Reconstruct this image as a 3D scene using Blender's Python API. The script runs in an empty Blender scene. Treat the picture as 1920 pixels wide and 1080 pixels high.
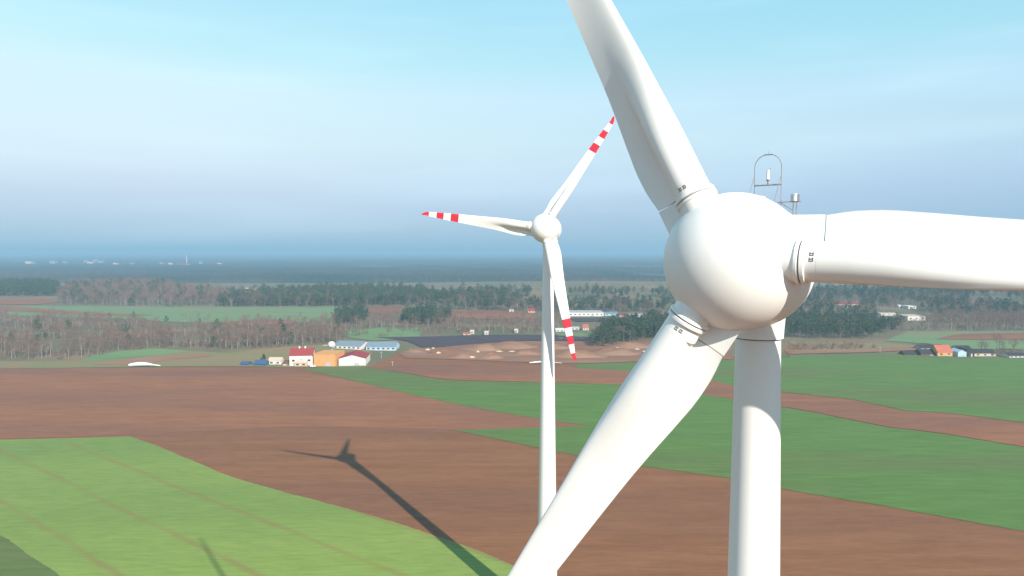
import bpy, bmesh, math, random
import numpy as np
from mathutils import Vector, Matrix, noise
random.seed(7); rng = np.random.default_rng(7)
scene = bpy.context.scene
C = scene.collection
R = math.radians

# ------------------------------------------------------------ camera
F = 1300.0; PITCH = math.atan(69 / F); CAM_Z = 100.6
cd = bpy.data.cameras.new('camera'); cam = bpy.data.objects.new('camera', cd); C.objects.link(cam)
cd.sensor_width = 36; cd.lens = 36 * F / 1920; cd.clip_start = 0.5; cd.clip_end = 150000
cam.location = (0, 0, CAM_Z); cam.rotation_euler = (math.pi / 2 - PITCH, 0, 0)
scene.camera = cam

# ------------------------------------------------------------ terrain height (metres), flat close to the turbines
HILLS = [(-330, 720, 190, 70, 5), (-900, 1650, 420, 230, 14), (-150, 1500, 300, 200, 8), (240, 1900, 500, 300, 16),
         (620, 820, 260, 120, 3), (900, 1500, 400, 200, 8), (60, 800, 120, 50, 2)]
def height(x, y):
    z = 0.0
    for cx, cy, sx, sy, h in HILLS:
        z += h * math.exp(-((x - cx) / sx) ** 2 - ((y - cy) / sy) ** 2)
    return z
def ray(px, py):
    X = (px - 960) / F; U = (540 - py) / F
    return X, math.cos(PITCH) + U * math.sin(PITCH), -math.sin(PITCH) + U * math.cos(PITCH)
def ground(px, py):
    """point of the terrain seen at a pixel of the 1920x1080 photograph"""
    X, Y, Z = ray(px, py)
    t = 150.0
    last = t
    while t < 60000:
        if CAM_Z + Z * t < height(X * t, Y * t): break
        last = t; t *= 1.01
    a, b = last, t
    for _ in range(24):
        m = (a + b) / 2
        if CAM_Z + Z * m < height(X * m, Y * m): b = m
        else: a = m
    return (X * b, Y * b)

# ------------------------------------------------------------ sun, from where the far rotor throws its shadow
def at(px, py, depth):
    X, Y, Z = ray(px, py); t = depth / Y
    return Vector((X * t, depth, CAM_Z + Z * t))
FAR_D = 176.7; NEAR_D = 39.5
far_hub = at(1020, 427, FAR_D); sx, sy = ground(643, 861)
sun_vec = Vector((sx, sy, 0)) - far_hub
to_sun = (-sun_vec).normalized()
sun_el = math.asin(to_sun.z); sun_az = math.atan2(to_sun.x, to_sun.y)
sl = bpy.data.lights.new('sun', 'SUN'); so = bpy.data.objects.new('sun', sl); C.objects.link(so)
so.rotation_euler = (-to_sun).to_track_quat('-Z', 'Y').to_euler()
sl.energy = 5.0; sl.angle = R(0.55); sl.color = (1, .93, .82)
print('SUN el %.1f az %.1f' % (math.degrees(sun_el), math.degrees(sun_az)))

# ------------------------------------------------------------ sky
w = bpy.data.worlds.new('World'); scene.world = w; w.use_nodes = True
nt = w.node_tree; nt.nodes.clear(); N = nt.nodes.new; L = nt.links.new
out = N('ShaderNodeOutputWorld'); bg = N('ShaderNodeBackground'); L(bg.outputs[0], out.inputs[0])
sky = N('ShaderNodeTexSky'); sky.sky_type = 'NISHITA'; sky.sun_disc = False
sky.sun_elevation = sun_el; sky.sun_rotation = sun_az; sky.altitude = 100; sky.air_density = 1.0; sky.dust_density = 1.0; sky.ozone_density = 1.0
geo = N('ShaderNodeTexCoord'); sep = N('ShaderNodeSeparateXYZ'); L(geo.outputs['Generated'], sep.inputs[0])
ramp = N('ShaderNodeValToRGB'); L(sep.outputs[2], ramp.inputs[0])
SKY = [(0, (0.246, 0.41, 0.525)), (0.036, (0.324, 0.445, 0.581)), (0.075, (0.416, 0.508, 0.63)), (0.104, (0.482, 0.579, 0.676)), (0.148, (0.536, 0.658, 0.702)), (0.21, (0.529, 0.69, 0.756)), (0.26, (0.415, 0.667, 0.718)), (0.34, (0.335, 0.611, 0.731)), (0.55, (0.187, 0.39, 0.515)), (1.0, (0.094, 0.234, 0.429))]
for i, (p, c) in enumerate(SKY):
    e = ramp.color_ramp.elements[i] if i < 2 else ramp.color_ramp.elements.new(p)
    e.position = p; e.color = (*c, 1)
sc_ = N('ShaderNodeMix'); sc_.data_type = 'RGBA'; sc_.blend_type = 'MIX'; sc_.inputs[0].default_value = .88
up = N('ShaderNodeVectorMath'); up.operation = 'SCALE'; up.inputs['Scale'].default_value = 10.0
azr = N('ShaderNodeMapRange'); azr.inputs[1].default_value = -.45; azr.inputs[2].default_value = .6; L(sep.outputs[0], azr.inputs[0])
tint = N('ShaderNodeMix'); tint.data_type = 'RGBA'; tint.inputs[6].default_value = (1, 1, 1, 1); tint.inputs[7].default_value = (.74, .87, .95, 1); L(azr.outputs[0], tint.inputs[0])
tm = N('ShaderNodeMix'); tm.data_type = 'RGBA'; tm.blend_type = 'MULTIPLY'; tm.inputs[0].default_value = 1; L(ramp.outputs[0], tm.inputs[6]); L(tint.outputs[2], tm.inputs[7])
L(tm.outputs[2], up.inputs[0]); L(sky.outputs[0], sc_.inputs[6]); L(up.outputs[0], sc_.inputs[7])
# thin high cirrus
mp = N('ShaderNodeMapping'); mp.inputs['Scale'].default_value = (1.1, 1.1, 9); L(geo.outputs['Generated'], mp.inputs[0])
nz = N('ShaderNodeTexNoise'); nz.inputs['Scale'].default_value = 2.1; nz.inputs['Detail'].default_value = 5; nz.inputs['Roughness'].default_value = .45; L(mp.outputs[0], nz.inputs[0])
cr = N('ShaderNodeMapRange'); cr.inputs[1].default_value = .47; cr.inputs[2].default_value = .8; cr.inputs[4].default_value = .25; L(nz.outputs[0], cr.inputs[0])
cm = N('ShaderNodeMix'); cm.data_type = 'RGBA'; cm.inputs[7].default_value = (6.2, 8.3, 9.2, 1)
L(cr.outputs[0], cm.inputs[0]); L(sc_.outputs[2], cm.inputs[6]); L(cm.outputs[2], bg.inputs[0])
bg.inputs[1].default_value = 0.1

vs = scene.view_settings; vs.view_transform = 'Standard'; vs.look = 'None'; vs.exposure = 0.5; vs.gamma = 1
scene.render.engine = 'CYCLES'
scene.cycles.max_bounces = 6; scene.cycles.volume_bounces = 1; scene.cycles.diffuse_bounces = 3
scene.cycles.use_denoising = True

# ------------------------------------------------------------ materials
def mat(name, col, col2=None, scale=1.0, stretch=(1, 1, 1), rot=0, rough=.85, detail=6, lo=.35, hi=.65, col3=None, scale3=.01, bump=0, spec=.2, fine=0):
    m = bpy.data.materials.new(name); m.use_nodes = True
    t = m.node_tree; n = t.nodes; b = n['Principled BSDF']
    b.inputs['Roughness'].default_value = rough; b.inputs['Specular IOR Level'].default_value = spec
    b.inputs['Base Color'].default_value = (*col, 1)
    if col2 is None: return m
    tc = n.new('ShaderNodeTexCoord'); mp = n.new('ShaderNodeMapping'); mp.inputs['Scale'].default_value = stretch; mp.inputs['Rotation'].default_value = (0, 0, rot)
    t.links.new(tc.outputs['Object'], mp.inputs[0])
    nz = n.new('ShaderNodeTexNoise'); nz.inputs['Scale'].default_value = scale; nz.inputs['Detail'].default_value = detail
    t.links.new(mp.outputs[0], nz.inputs[0])
    mr = n.new('ShaderNodeMapRange'); mr.inputs[1].default_value = lo; mr.inputs[2].default_value = hi; t.links.new(nz.outputs[0], mr.inputs[0])
    mx = n.new('ShaderNodeMix'); mx.data_type = 'RGBA'; mx.inputs[6].default_value = (*col, 1); mx.inputs[7].default_value = (*col2, 1)
    t.links.new(mr.outputs[0], mx.inputs[0]); res = mx.outputs[2]
    if col3:
        n3 = n.new('ShaderNodeTexNoise'); n3.inputs['Scale'].default_value = scale3; n3.inputs['Detail'].default_value = 3; t.links.new(mp.outputs[0], n3.inputs[0])
        r3 = n.new('ShaderNodeMapRange'); r3.inputs[1].default_value = .45; r3.inputs[2].default_value = .68; t.links.new(n3.outputs[0], r3.inputs[0])
        m3 = n.new('ShaderNodeMix'); m3.data_type = 'RGBA'; m3.inputs[7].default_value = (*col3, 1)
        t.links.new(r3.outputs[0], m3.inputs[0]); t.links.new(res, m3.inputs[6]); res = m3.outputs[2]
    if fine:
        mf = n.new('ShaderNodeMapping'); mf.inputs['Scale'].default_value = (fine * .16, fine, 1); mf.inputs['Rotation'].default_value = (0, 0, rot)
        t.links.new(tc.outputs['Object'], mf.inputs[0])
        nf = n.new('ShaderNodeTexNoise'); nf.inputs['Scale'].default_value = 1; nf.inputs['Detail'].default_value = 9; nf.inputs['Roughness'].default_value = .75; t.links.new(mf.outputs[0], nf.inputs[0])
        rf_ = n.new('ShaderNodeMapRange'); rf_.inputs[1].default_value = .3; rf_.inputs[2].default_value = .7; rf_.inputs[3].default_value = .80; rf_.inputs[4].default_value = 1.16; t.links.new(nf.outputs[0], rf_.inputs[0])
        sc2 = n.new('ShaderNodeVectorMath'); sc2.operation = 'SCALE'; t.links.new(res, sc2.inputs[0]); t.links.new(rf_.outputs[0], sc2.inputs['Scale']); res = sc2.outputs[0]
    t.links.new(res, b.inputs['Base Color'])
    if bump:
        bp = n.new('ShaderNodeBump'); bp.inputs['Strength'].default_value = bump; t.links.new(nz.outputs[0], bp.inputs['Height']); t.links.new(bp.outputs[0], b.inputs['Normal'])
    return m

PLOUGH = R(35)
M = {}
M['soil'] = mat('soil', (.215, .088, .040), (.265, .118, .056), .09, (.22, 1.7, 1), R(12), 1, 8, .3, .7, (.18, .082, .05), .006, .35, fine=.55)
M['soil_red'] = mat('soil_red', (.25, .10, .048), (.30, .13, .066), .07, (.3, 2.0, 1), R(25), 1, 8, .3, .7, (.21, .095, .06), .008, .35, fine=.35)
M['soil_pale'] = mat('soil_pale', (.27, .135, .082), (.21, .10, .062), .05, (.4, 1.6, 1), 0, 1, 8, .3, .7, (.33, .19, .12), .01, .3, fine=.3)
M['soil_dark'] = mat('soil_dark', (.055, .045, .055), (.08, .06, .07), .03, (1, 3, 1), 0, 1)
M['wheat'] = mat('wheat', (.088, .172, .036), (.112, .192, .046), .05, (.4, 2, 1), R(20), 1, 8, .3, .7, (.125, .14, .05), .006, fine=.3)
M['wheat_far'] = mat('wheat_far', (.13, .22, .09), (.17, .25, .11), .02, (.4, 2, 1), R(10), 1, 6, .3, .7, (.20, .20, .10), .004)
M['grass'] = mat('grass', (.19, .19, .075), (.24, .18, .095), .03, (1, 2, 1), 0, 1, 6, .3, .7, (.27, .17, .10), .012)
M['meadow'] = mat('meadow', (.17, .13, .085), (.12, .14, .065), .025, (1, 1, 1), 0, 1, 8, .3, .7, (.24, .16, .10), .01)
M['farland'] = mat('farland', (.045, .075, .05), (.10, .10, .07), .0011, (1, 2.2, 1), 0, 1, 6, .42, .7, (.13, .15, .09), .0006)
M['bark'] = mat('bark', (.13, .10, .085), (.20, .16, .14), 1.5)
M['birch'] = mat('birch', (.42, .37, .33), (.25, .20, .18), 2)
M['twig'] = mat('twig', (.12, .078, .058), (.20, .13, .095), .25, hi=.6)
M['twig_red'] = mat('twig_red', (.17, .09, .07), (.24, .14, .10), .25)
M['needle'] = mat('needle', (.036, .065, .036), (.065, .095, .048), .4)
M['rust_leaf'] = mat('rust_leaf', (.32, .14, .04), (.22, .09, .03), 1.0)

# light field with tramlines along the sowing direction
def field_mat():
    m = mat('field_green', (.205, .285, .062), (.235, .30, .072), .03, (.5, 1.6, 1), R(-36), 1, 7, .3, .7, (.16, .235, .058), .006, fine=.6)
    t = m.node_tree; n = t.nodes; b = n['Principled BSDF']
    base = b.inputs['Base Color'].links[0].from_socket
    tc = n.new('ShaderNodeTexCoord'); mp = n.new('ShaderNodeMapping'); mp.inputs['Rotation'].default_value = (0, 0, LINE_ANG)
    t.links.new(tc.outputs['Object'], mp.inputs[0]); sp = n.new('ShaderNodeSeparateXYZ'); t.links.new(mp.outputs[0], sp.inputs[0])
    wob = n.new('ShaderNodeTexNoise'); wob.inputs['Scale'].default_value = .012; wob.inputs['Detail'].default_value = 2; t.links.new(tc.outputs['Object'], wob.inputs[0])
    a = n.new('ShaderNodeMath'); a.operation = 'MULTIPLY_ADD'; a.inputs[1].default_value = 7.0; t.links.new(wob.outputs[0], a.inputs[0]); t.links.new(sp.outputs[1], a.inputs[2])
    prev = None
    for off in (0.0,):
        s = n.new('ShaderNodeMath'); s.operation = 'ADD'; s.inputs[1].default_value = off + LINE_OFF; t.links.new(a.outputs[0], s.inputs[0])
        pp = n.new('ShaderNodeMath'); pp.operation = 'PINGPONG'; pp.inputs[1].default_value = LINE_GAP / 2; t.links.new(s.outputs[0], pp.inputs[0])
        r = n.new('ShaderNodeMapRange'); r.inputs[1].default_value = .5; r.inputs[2].default_value = 1.7; r.inputs[3].default_value = .5; r.inputs[4].default_value = 0; t.links.new(pp.outputs[0], r.inputs[0])
        if prev is None: prev = r.outputs[0]
        else:
            mm = n.new('ShaderNodeMath'); mm.operation = 'MAXIMUM'; t.links.new(prev, mm.inputs[0]); t.links.new(r.outputs[0], mm.inputs[1]); prev = mm.outputs[0]
    # the tracks are worn unevenly
    n2 = n.new('ShaderNodeTexNoise'); n2.inputs['Scale'].default_value = .03; t.links.new(tc.outputs['Object'], n2.inputs[0])
    r2 = n.new('ShaderNodeMapRange'); r2.inputs[1].default_value = .3; r2.inputs[2].default_value = .6; r2.inputs[3].default_value = .35; t.links.new(n2.outputs[0], r2.inputs[0])
    mu = n.new('ShaderNodeMath'); mu.operation = 'MULTIPLY'; t.links.new(prev, mu.inputs[0]); t.links.new(r2.outputs[0], mu.inputs[1])
    mx = n.new('ShaderNodeMix'); mx.data_type = 'RGBA'; mx.inputs[7].default_value = (.24, .15, .06, 1); t.links.new(mu.outputs[0], mx.inputs[0]); t.links.new(base, mx.inputs[6])
    t.links.new(mx.outputs[2], b.inputs['Base Color'])
    return m
g1, g2 = ground(245, 819), ground(960, 1060)
LINE_ANG = -math.atan2(g2[1] - g1[1], g2[0] - g1[0]); LINE_GAP = 26.0; LINE_OFF = 4.0
M['field_green'] = field_mat()

def white_paint(name, tint, dirt=.12):
    m = mat(name, tint, tuple(c * (1 - dirt) for c in tint), .35, (1, 1, .35), 0, .42, 6, .4, .75, spec=.35)
    return m
M['white'] = white_paint('white_gelcoat', (.81, .80, .765), .05)
M['tower_paint'] = white_paint('tower_paint', (.81, .80, .765), .04)
M['red'] = mat('signal_red', (.62, .03, .05), (.55, .03, .05), 1, rough=.4)
M['joint'] = mat('dark_joint', (.10, .09, .085))
M['ink'] = mat('dark_ink', (.12, .10, .10))
M['steel'] = mat('galvanised_steel', (.30, .29, .30), (.22, .2, .2), 3, rough=.5)
M['lamp_glass'] = mat('lamp_glass', (.75, .72, .7), rough=.2)

# ------------------------------------------------------------ mesh helpers
def link(o, parent=None):
    C.objects.link(o)
    if parent: o.parent = parent
    return o
def tag(o, label=None, cat=None, group=None, kind=None):
    if label: o['label'] = label
    if cat: o['category'] = cat
    if group: o['group'] = group
    if kind: o['kind'] = kind
    return o
def empty(name, loc, rz=0, label=None, cat=None, group=None):
    o = bpy.data.objects.new(name, None); o.location = loc; o.rotation_euler = (0, 0, rz); o.empty_display_size = .5
    return tag(link(o), label, cat, group)
class MB:
    def __init__(s): s.v = []; s.f = []; s.m = []; s.sm = []
    def add(s, verts, faces, mi=0, smooth=False):
        k = len(s.v); s.v += [tuple(p) for p in verts]
        for f in faces: s.f.append(tuple(i + k for i in f)); s.m.append(mi); s.sm.append(smooth)
    def box(s, x0, x1, y0, y1, z0, z1, mi=0):
        s.add([(x0, y0, z0), (x1, y0, z0), (x1, y1, z0), (x0, y1, z0), (x0, y0, z1), (x1, y0, z1), (x1, y1, z1), (x0, y1, z1)],
              [(0, 3, 2, 1), (4, 5, 6, 7), (0, 1, 5, 4), (1, 2, 6, 5), (2, 3, 7, 6), (3, 0, 4, 7)], mi)
    def tube(s, a, b, r0, r1, n=8, mi=0, cap=True, smooth=True):
        a = Vector(a); b = Vector(b); d = (b - a).normalized()
        u = d.orthogonal().normalized(); v = d.cross(u)
        ring = lambda p, r: [p + r * (math.cos(2 * math.pi * k / n) * u + math.sin(2 * math.pi * k / n) * v) for k in range(n)]
        s.add(ring(a, r0) + ring(b, r1), [(k, (k + 1) % n, n + (k + 1) % n, n + k) for k in range(n)], mi, smooth)
        if cap:
            s.add(ring(a, r0), [tuple(reversed(range(n)))], mi); s.add(ring(b, r1), [tuple(range(n))], mi)
    def path(s, pts, r, n=6, mi=0):
        for a, b in zip(pts, pts[1:]): s.tube(a, b, r, r, n, mi)
    def lathe(s, prof, n=96, axis='y', mi=0, smooth=True):
        vs = []
        for (t, r) in prof:
            for k in range(n):
                a = 2 * math.pi * k / n
                vs.append((r * math.cos(a), t, r * math.sin(a)) if axis == 'y' else (r * math.cos(a), r * math.sin(a), t))
        fs = []
        for i in range(len(prof) - 1):
            for k in range(n):
                q = (i * n + k, i * n + (k + 1) % n, (i + 1) * n + (k + 1) % n, (i + 1) * n + k)
                fs.append(q if axis != 'y' else q[::-1])
        s.add(vs, fs, mi, smooth)
    def build(s, name, mats, parent=None, loc=None):
        me = bpy.data.meshes.new(name); me.from_pydata(s.v, [], s.f)
        for m in (mats if isinstance(mats, (list, tuple)) else [mats]): me.materials.append(m)
        me.polygons.foreach_set('material_index', s.m); me.polygons.foreach_set('use_smooth', s.sm); me.update()
        o = bpy.data.objects.new(name, me)
        if loc is not None: o.location = loc
        return link(o, parent)
def copy_tree(o, parent=None):
    c = o.copy(); C.objects.link(c); c.parent = parent
    for ch in KIDS.get(o.name, []): copy_tree(ch, c)
    return c
KIDS = {}
def note_kids(root):
    KIDS[root.name] = list(root.children)
    for ch in root.children: note_kids(ch)

# ------------------------------------------------------------ ground sheet
CELL = 40.0
def axis_lines(lo, hi, ext):
    v = list(np.arange(lo, hi + 1, CELL)); s = CELL
    a = [v[0]]; 
    while a[-1] > -ext: s *= 1.25; a.append(a[-1] - s)
    s = CELL; b = [v[-1]]
    while b[-1] < ext: s *= 1.25; b.append(b[-1] + s)
    return a[:0:-1] + v + b[1:]
xs = axis_lines(-2400, 2400, 50000); ys = axis_lines(-400, 3200, 50000)
gv = [(x, y, height(x, y)) for y in ys for x in xs]
nx = len(xs); gf = [(j * nx + i, j * nx + i + 1, (j + 1) * nx + i + 1, (j + 1) * nx + i) for j in range(len(ys) - 1) for i in range(nx - 1)]
b = MB(); b.add(gv, gf, 0, True)
gmat = []
for (i0, i1, i2, i3) in gf:
    cx, cy = gv[i0][0] + 10, gv[i0][1] + 10
    gmat.append(1 if cy > 2400 else 0)
b.m = gmat
tag(b.build('ground', [M['meadow'], M['farland']]), kind='structure')

def smooth_poly(px, closed=True, sub=20):
    pts = [ground(*p) for p in px]
    out = []
    n = len(pts)
    for i in range(n):
        p0, p1, p2, p3 = pts[i - 1], pts[i], pts[(i + 1) % n], pts[(i + 2) % n]
        # corners stay corners, gentle bends are rounded
        def bend(a, b_, c):
            v = (Vector(b_) - Vector(a)); w_ = (Vector(c) - Vector(b_))
            if v.length < 1e-6 or w_.length < 1e-6: return 0
            return v.angle(w_)
        d = Vector(p2) - Vector(p1)
        t1 = (Vector(p2) - Vector(p0)).normalized() * d.length * .8 if bend(p0, p1, p2) < .6 else d
        t2 = (Vector(p3) - Vector(p1)).normalized() * d.length * .8 if bend(p1, p2, p3) < .6 else d
        for k in range(sub):
            u = k / sub
            h1 = 2 * u**3 - 3 * u**2 + 1; h2 = u**3 - 2 * u**2 + u; h3 = -2 * u**3 + 3 * u**2; h4 = u**3 - u**2
            q = Vector(p1) * h1 + t1 * h2 + Vector(p2) * h3 + t2 * h4
            jx = .0022 * q.y; out.append((q.x + jx * noise.noise((q.x * .06, q.y * .06, 1)), q.y + jx * noise.noise((q.x * .06, q.y * .06, 7))))
    return out
def patch(name, px, material, lift, raw=None):
    pts = raw or smooth_poly(px)
    jit = 0.0006 * max(p[1] for p in pts)
    bm = bmesh.new()
    vs = [bm.verts.new((p[0] + random.uniform(-jit, jit), p[1] + random.uniform(-jit, jit), 0)) for p in pts]
    f = bm.faces.new(vs); bmesh.ops.triangulate(bm, faces=[f])
    x0, x1 = min(v.co.x for v in bm.verts), max(v.co.x for v in bm.verts); y0, y1 = min(v.co.y for v in bm.verts), max(v.co.y for v in bm.verts)
    if y1 > 480:
        for g in xs:
            if x0 < g < x1: bmesh.ops.bisect_plane(bm, geom=bm.verts[:] + bm.edges[:] + bm.faces[:], plane_co=(g, 0, 0), plane_no=(1, 0, 0))
        for g in ys:
            if y0 < g < y1: bmesh.ops.bisect_plane(bm, geom=bm.verts[:] + bm.edges[:] + bm.faces[:], plane_co=(0, g, 0), plane_no=(0, 1, 0))
    for v in bm.verts: v.co.z = height(v.co.x, v.co.y) + lift
    bmesh.ops.recalc_face_normals(bm, faces=bm.faces[:])
    if sum(f.normal.z for f in bm.faces) < 0: bmesh.ops.reverse_faces(bm, faces=bm.faces[:])
    me = bpy.data.meshes.new(name); bm.to_mesh(me); bm.free(); me.materials.append(material)
    return tag(link(bpy.data.objects.new(name, me)), kind='structure')

# the great brown field takes the whole foreground
patch('ploughed_field', None, M['soil'], .05, raw=[(-900, -300), (900, -300), (900, 300), ground(2100, 720), ground(1920, 672), ground(1480, 668), ground(1200, 668), ground(1000, 672), ground(850, 660), ground(750, 660),
      ground(690, 688), ground(560, 688), ground(430, 687), ground(300, 689), ground(150, 691), ground(0, 693), ground(-200, 693)][::1])
patch('ploughed_field', [(1345, 720), (1480, 738), (1600, 752), (1700, 773), (1780, 776), (1920, 795), (2100, 815), (2100, 862), (1920, 838), (1760, 812), (1660, 800), (1560, 780), (1480, 765), (1380, 750), (1250, 730)], M['soil_red'], .28)
patch('ploughed_field', [(-150, 696), (0, 693), (150, 691), (300, 690), (430, 690), (520, 690), (700, 722), (860, 758), (1000, 783), (1108, 800), (860, 806), (560, 800), (240, 815), (0, 822), (-150, 826)], M['soil_red'], .10)
patch('ploughed_field', [(690, 690), (800, 684), (900, 683), (1000, 686), (1100, 692), (1190, 697), (1290, 704), (1370, 722), (1370, 746), (1175, 723), (1010, 717), (840, 712), (760, 700)], M['soil_red'], .30)
# green fields
patch('green_field', [(-400, 830), (0, 825), (245, 819), (300, 838), (430, 893), (560, 930), (700, 968), (860, 1020), (960, 1060), (1120, 1130), (1150, 1300), (-500, 1300)], M['field_green'], .16)
patch('grass_strip', [(-300, 900), (-120, 940), (0, 1003), (60, 1045), (112, 1080), (200, 1160), (-300, 1160)], M['wheat'], .22)
patch('green_field', [(562, 691), (640, 687), (690, 689), (760, 701), (840, 713), (1010, 717), (1175, 723), (1370, 747), (1480, 766), (1560, 781), (1660, 801), (1760, 813), (1920, 839), (2200, 880), (2200, 1040), (1920, 997), (1700, 957), (1470, 918),
       (1370, 897), (1220, 877), (1085, 855), (1000, 838), (856, 808), (980, 803), (1108, 800), (1000, 784), (860, 759), (700, 723)], M['wheat'], .20)
patch('green_field', [(1080, 683), (1210, 679), (1360, 676), (1480, 668), (1690, 664), (1800, 669), (1920, 671), (2150, 676), (2150, 815), (1920, 793), (1780, 775), (1700, 771), (1600, 750), (1480, 737), (1370, 723), (1290, 705), (1190, 698), (1085, 693)], M['wheat'], .24)
patch('grass_strip', [(-100, 676), (60, 678), (160, 676), (230, 664), (330, 656), (430, 663), (520, 652), (600, 647), (700, 650), (690, 688), (560, 689), (430, 687), (300, 688), (150, 690), (-100, 692)], M['grass'], .30)
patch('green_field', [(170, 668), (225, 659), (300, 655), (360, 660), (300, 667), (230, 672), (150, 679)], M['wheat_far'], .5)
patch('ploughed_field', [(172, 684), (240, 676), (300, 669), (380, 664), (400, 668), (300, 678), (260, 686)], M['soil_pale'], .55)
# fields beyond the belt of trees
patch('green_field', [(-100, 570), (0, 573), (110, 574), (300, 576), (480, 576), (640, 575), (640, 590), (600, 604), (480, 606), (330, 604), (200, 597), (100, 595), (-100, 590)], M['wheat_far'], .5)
patch('ploughed_field', [(-100, 573), (0, 574), (90, 580), (180, 587), (290, 591), (180, 593), (60, 585), (-100, 582)], M['soil_red'], .9)
patch('ploughed_field', [(430, 604), (520, 600), (560, 602), (540, 610), (450, 612)], M['soil_red'], .9)
patch('ploughed_field', [(-80, 566), (20, 560), (90, 560), (112, 568), (60, 572), (-80, 571)], M['soil_red'], .8)
patch('ploughed_field', [(690, 575), (755, 575), (760, 584), (720, 590), (690, 586)], M['soil_red'], .8)
patch('ploughed_field', [(840, 582), (960, 583), (1010, 590), (1000, 598), (900, 600), (850, 596)], M['soil_red'], .8)
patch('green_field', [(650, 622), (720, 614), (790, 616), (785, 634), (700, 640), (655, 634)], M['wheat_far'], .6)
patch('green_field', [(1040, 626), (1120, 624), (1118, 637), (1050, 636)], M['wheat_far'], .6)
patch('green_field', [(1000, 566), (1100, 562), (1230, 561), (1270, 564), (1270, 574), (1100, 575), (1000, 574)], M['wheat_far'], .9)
patch('dark_field', [(700, 633), (800, 632), (900, 629), (1020, 629), (1115, 634), (1112, 640), (1000, 640), (900, 645), (820, 652), (790, 652), (760, 640)], M['soil_dark'], .75)
patch('dark_field', [(1065, 597), (1200, 595), (1180, 603), (1080, 604)], M['soil_dark'], .7)
patch('sand_pit', [(745, 661), (800, 652), (880, 646), (960, 641), (1100, 640), (1220, 638), (1370, 636), (1370, 674), (1210, 678), (1080, 682), (990, 680), (880, 676), (760, 672)], M['soil_pale'], .45)
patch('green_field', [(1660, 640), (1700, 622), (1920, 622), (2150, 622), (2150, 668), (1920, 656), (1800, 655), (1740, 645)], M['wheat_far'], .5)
patch('ploughed_field', [(1755, 637), (1800, 628), (1920, 625), (2150, 625), (2150, 640), (1920, 638), (1850, 638)], M['soil_red'], .9)
patch('ploughed_field', [(1470, 656), (1560, 655), (1650, 654), (1730, 650), (1750, 655), (1640, 661), (1480, 665)], M['soil_pale'], .6)
patch('grass_strip', [(1480, 640), (1560, 643), (1660, 645), (1740, 650), (1640, 654), (1480, 655)], M['grass'], .5)
# a few sheets far off show as paler strips between the woods

# ------------------------------------------------------------ wind turbines
def interp(x, tab):
    for (a, va), (b_, vb) in zip(tab, tab[1:]):
        if x <= b_:
            u = max(0, (x - a) / (b_ - a)); return va + (vb - va) * u
    return tab[-1][1]
def sm(x, tab):           # smooth interpolation
    for (a, va), (b_, vb) in zip(tab, tab[1:]):
        if x <= b_:
            u = max(0, (x - a) / (b_ - a)); u = u * u * (3 - 2 * u); return va + (vb - va) * u
    return tab[-1][1]
RT = 35.5; BACK = .5
CHORD = [(4.4, 3.75), (5.0, 3.85), (7.2, 4.22), (9.5, 4.05), (12, 3.65), (16, 3.15), (20, 2.75), (27, 2.05), (32, 1.45), (34.4, 1.0), (35.2, .6), (35.5, .2)]
TWIST = [(0, 27), (5.2, 26), (8, 23), (12, 17), (18, 10), (26, 4), (35.5, 0)]
ROOTR = 1.08
def section(r, n=30, tail_from=None):
    """closed outline (x towards the trailing edge, y towards the tower)"""
    wd = min(1.6, max(0, r - 5.0), max(0, 35.0 - r))
    c = sum(interp(r + wd * q / 4, CHORD) for q in range(-4, 5)) / 9
    rr = interp(r, [(5, ROOTR), (9, 1.14), (14, 1.02), (20, .8), (35.5, .28 * .2 + .02)])
    rr = max(rr, .03)
    wn = sm(r, [(5.5, 0), (15, 1)])
    le = -(rr * (1 - wn) + .335 * c * wn) if r > 5.5 else -rr
    th = interp(r, [(5, .5), (12, .32), (20, .22), (35.5, .15)])
    te = le + c
    up, dn = [], []
    x0s = [0] if tail_from is None else [tail_from]
    for k in range(n + 1):
        s = (1 - math.cos(math.pi * k / n)) / 2
        s = s ** 1.15
        x = le + c * s
        if tail_from is not None: x = tail_from + (te - tail_from) * k / n
        s = (x - le) / c
        hc = math.sqrt(max(0, rr * rr - x * x))
        ht = (.34 * (1 - max(0, x) / te) + .025) * (1 if x > 0 else max(0, 1 + x / rr))
        h = (hc ** 3 + max(ht, 0) ** 3) ** (1 / 3) if s < .999 else .03
        s_ = min(max(s, 0), 1)
        hn = 5 * th * c * (.2969 * math.sqrt(s_) - .126 * s_ - .3516 * s_**2 + .2843 * s_**3 - .1036 * s_**4)
        hh = h * (1 - wn) + hn * wn
        if tail_from is None and k == 0: hh = 0
        camb = (-.05 * c * 4 * s_ * (1 - s_)) * wn * -1 + (BACK * rr * (lambda q: q * q * (3 - 2 * q))(min(1, max(0, (x / rr - .3) / .85))) - .24 * max(0, x - 1.05 * rr) - .42 * max(0, (x / te - .5) / .5) ** 1.7) * (1 - wn)
        up.append((x, camb - hh)); dn.append((x, camb + hh))
    return up[::-1] + dn[1:] if tail_from is None else up[::-1] + dn
def place_section(sec, r):
    t = R(interp(r, TWIST)); c, s = math.cos(t), math.sin(t)
    sweep = -.0 + (0.55 * max(0, (r - 33.6) / 1.9) ** 2)
    bend = -.35 * (r / RT) ** 2          # slight forward pre-bend
    return [(x * c - y * s + sweep, x * s + y * c + bend, r) for x, y in sec]
BANDS = [RT * q for q in (.69, .755, .815, .875, .94)]
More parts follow.
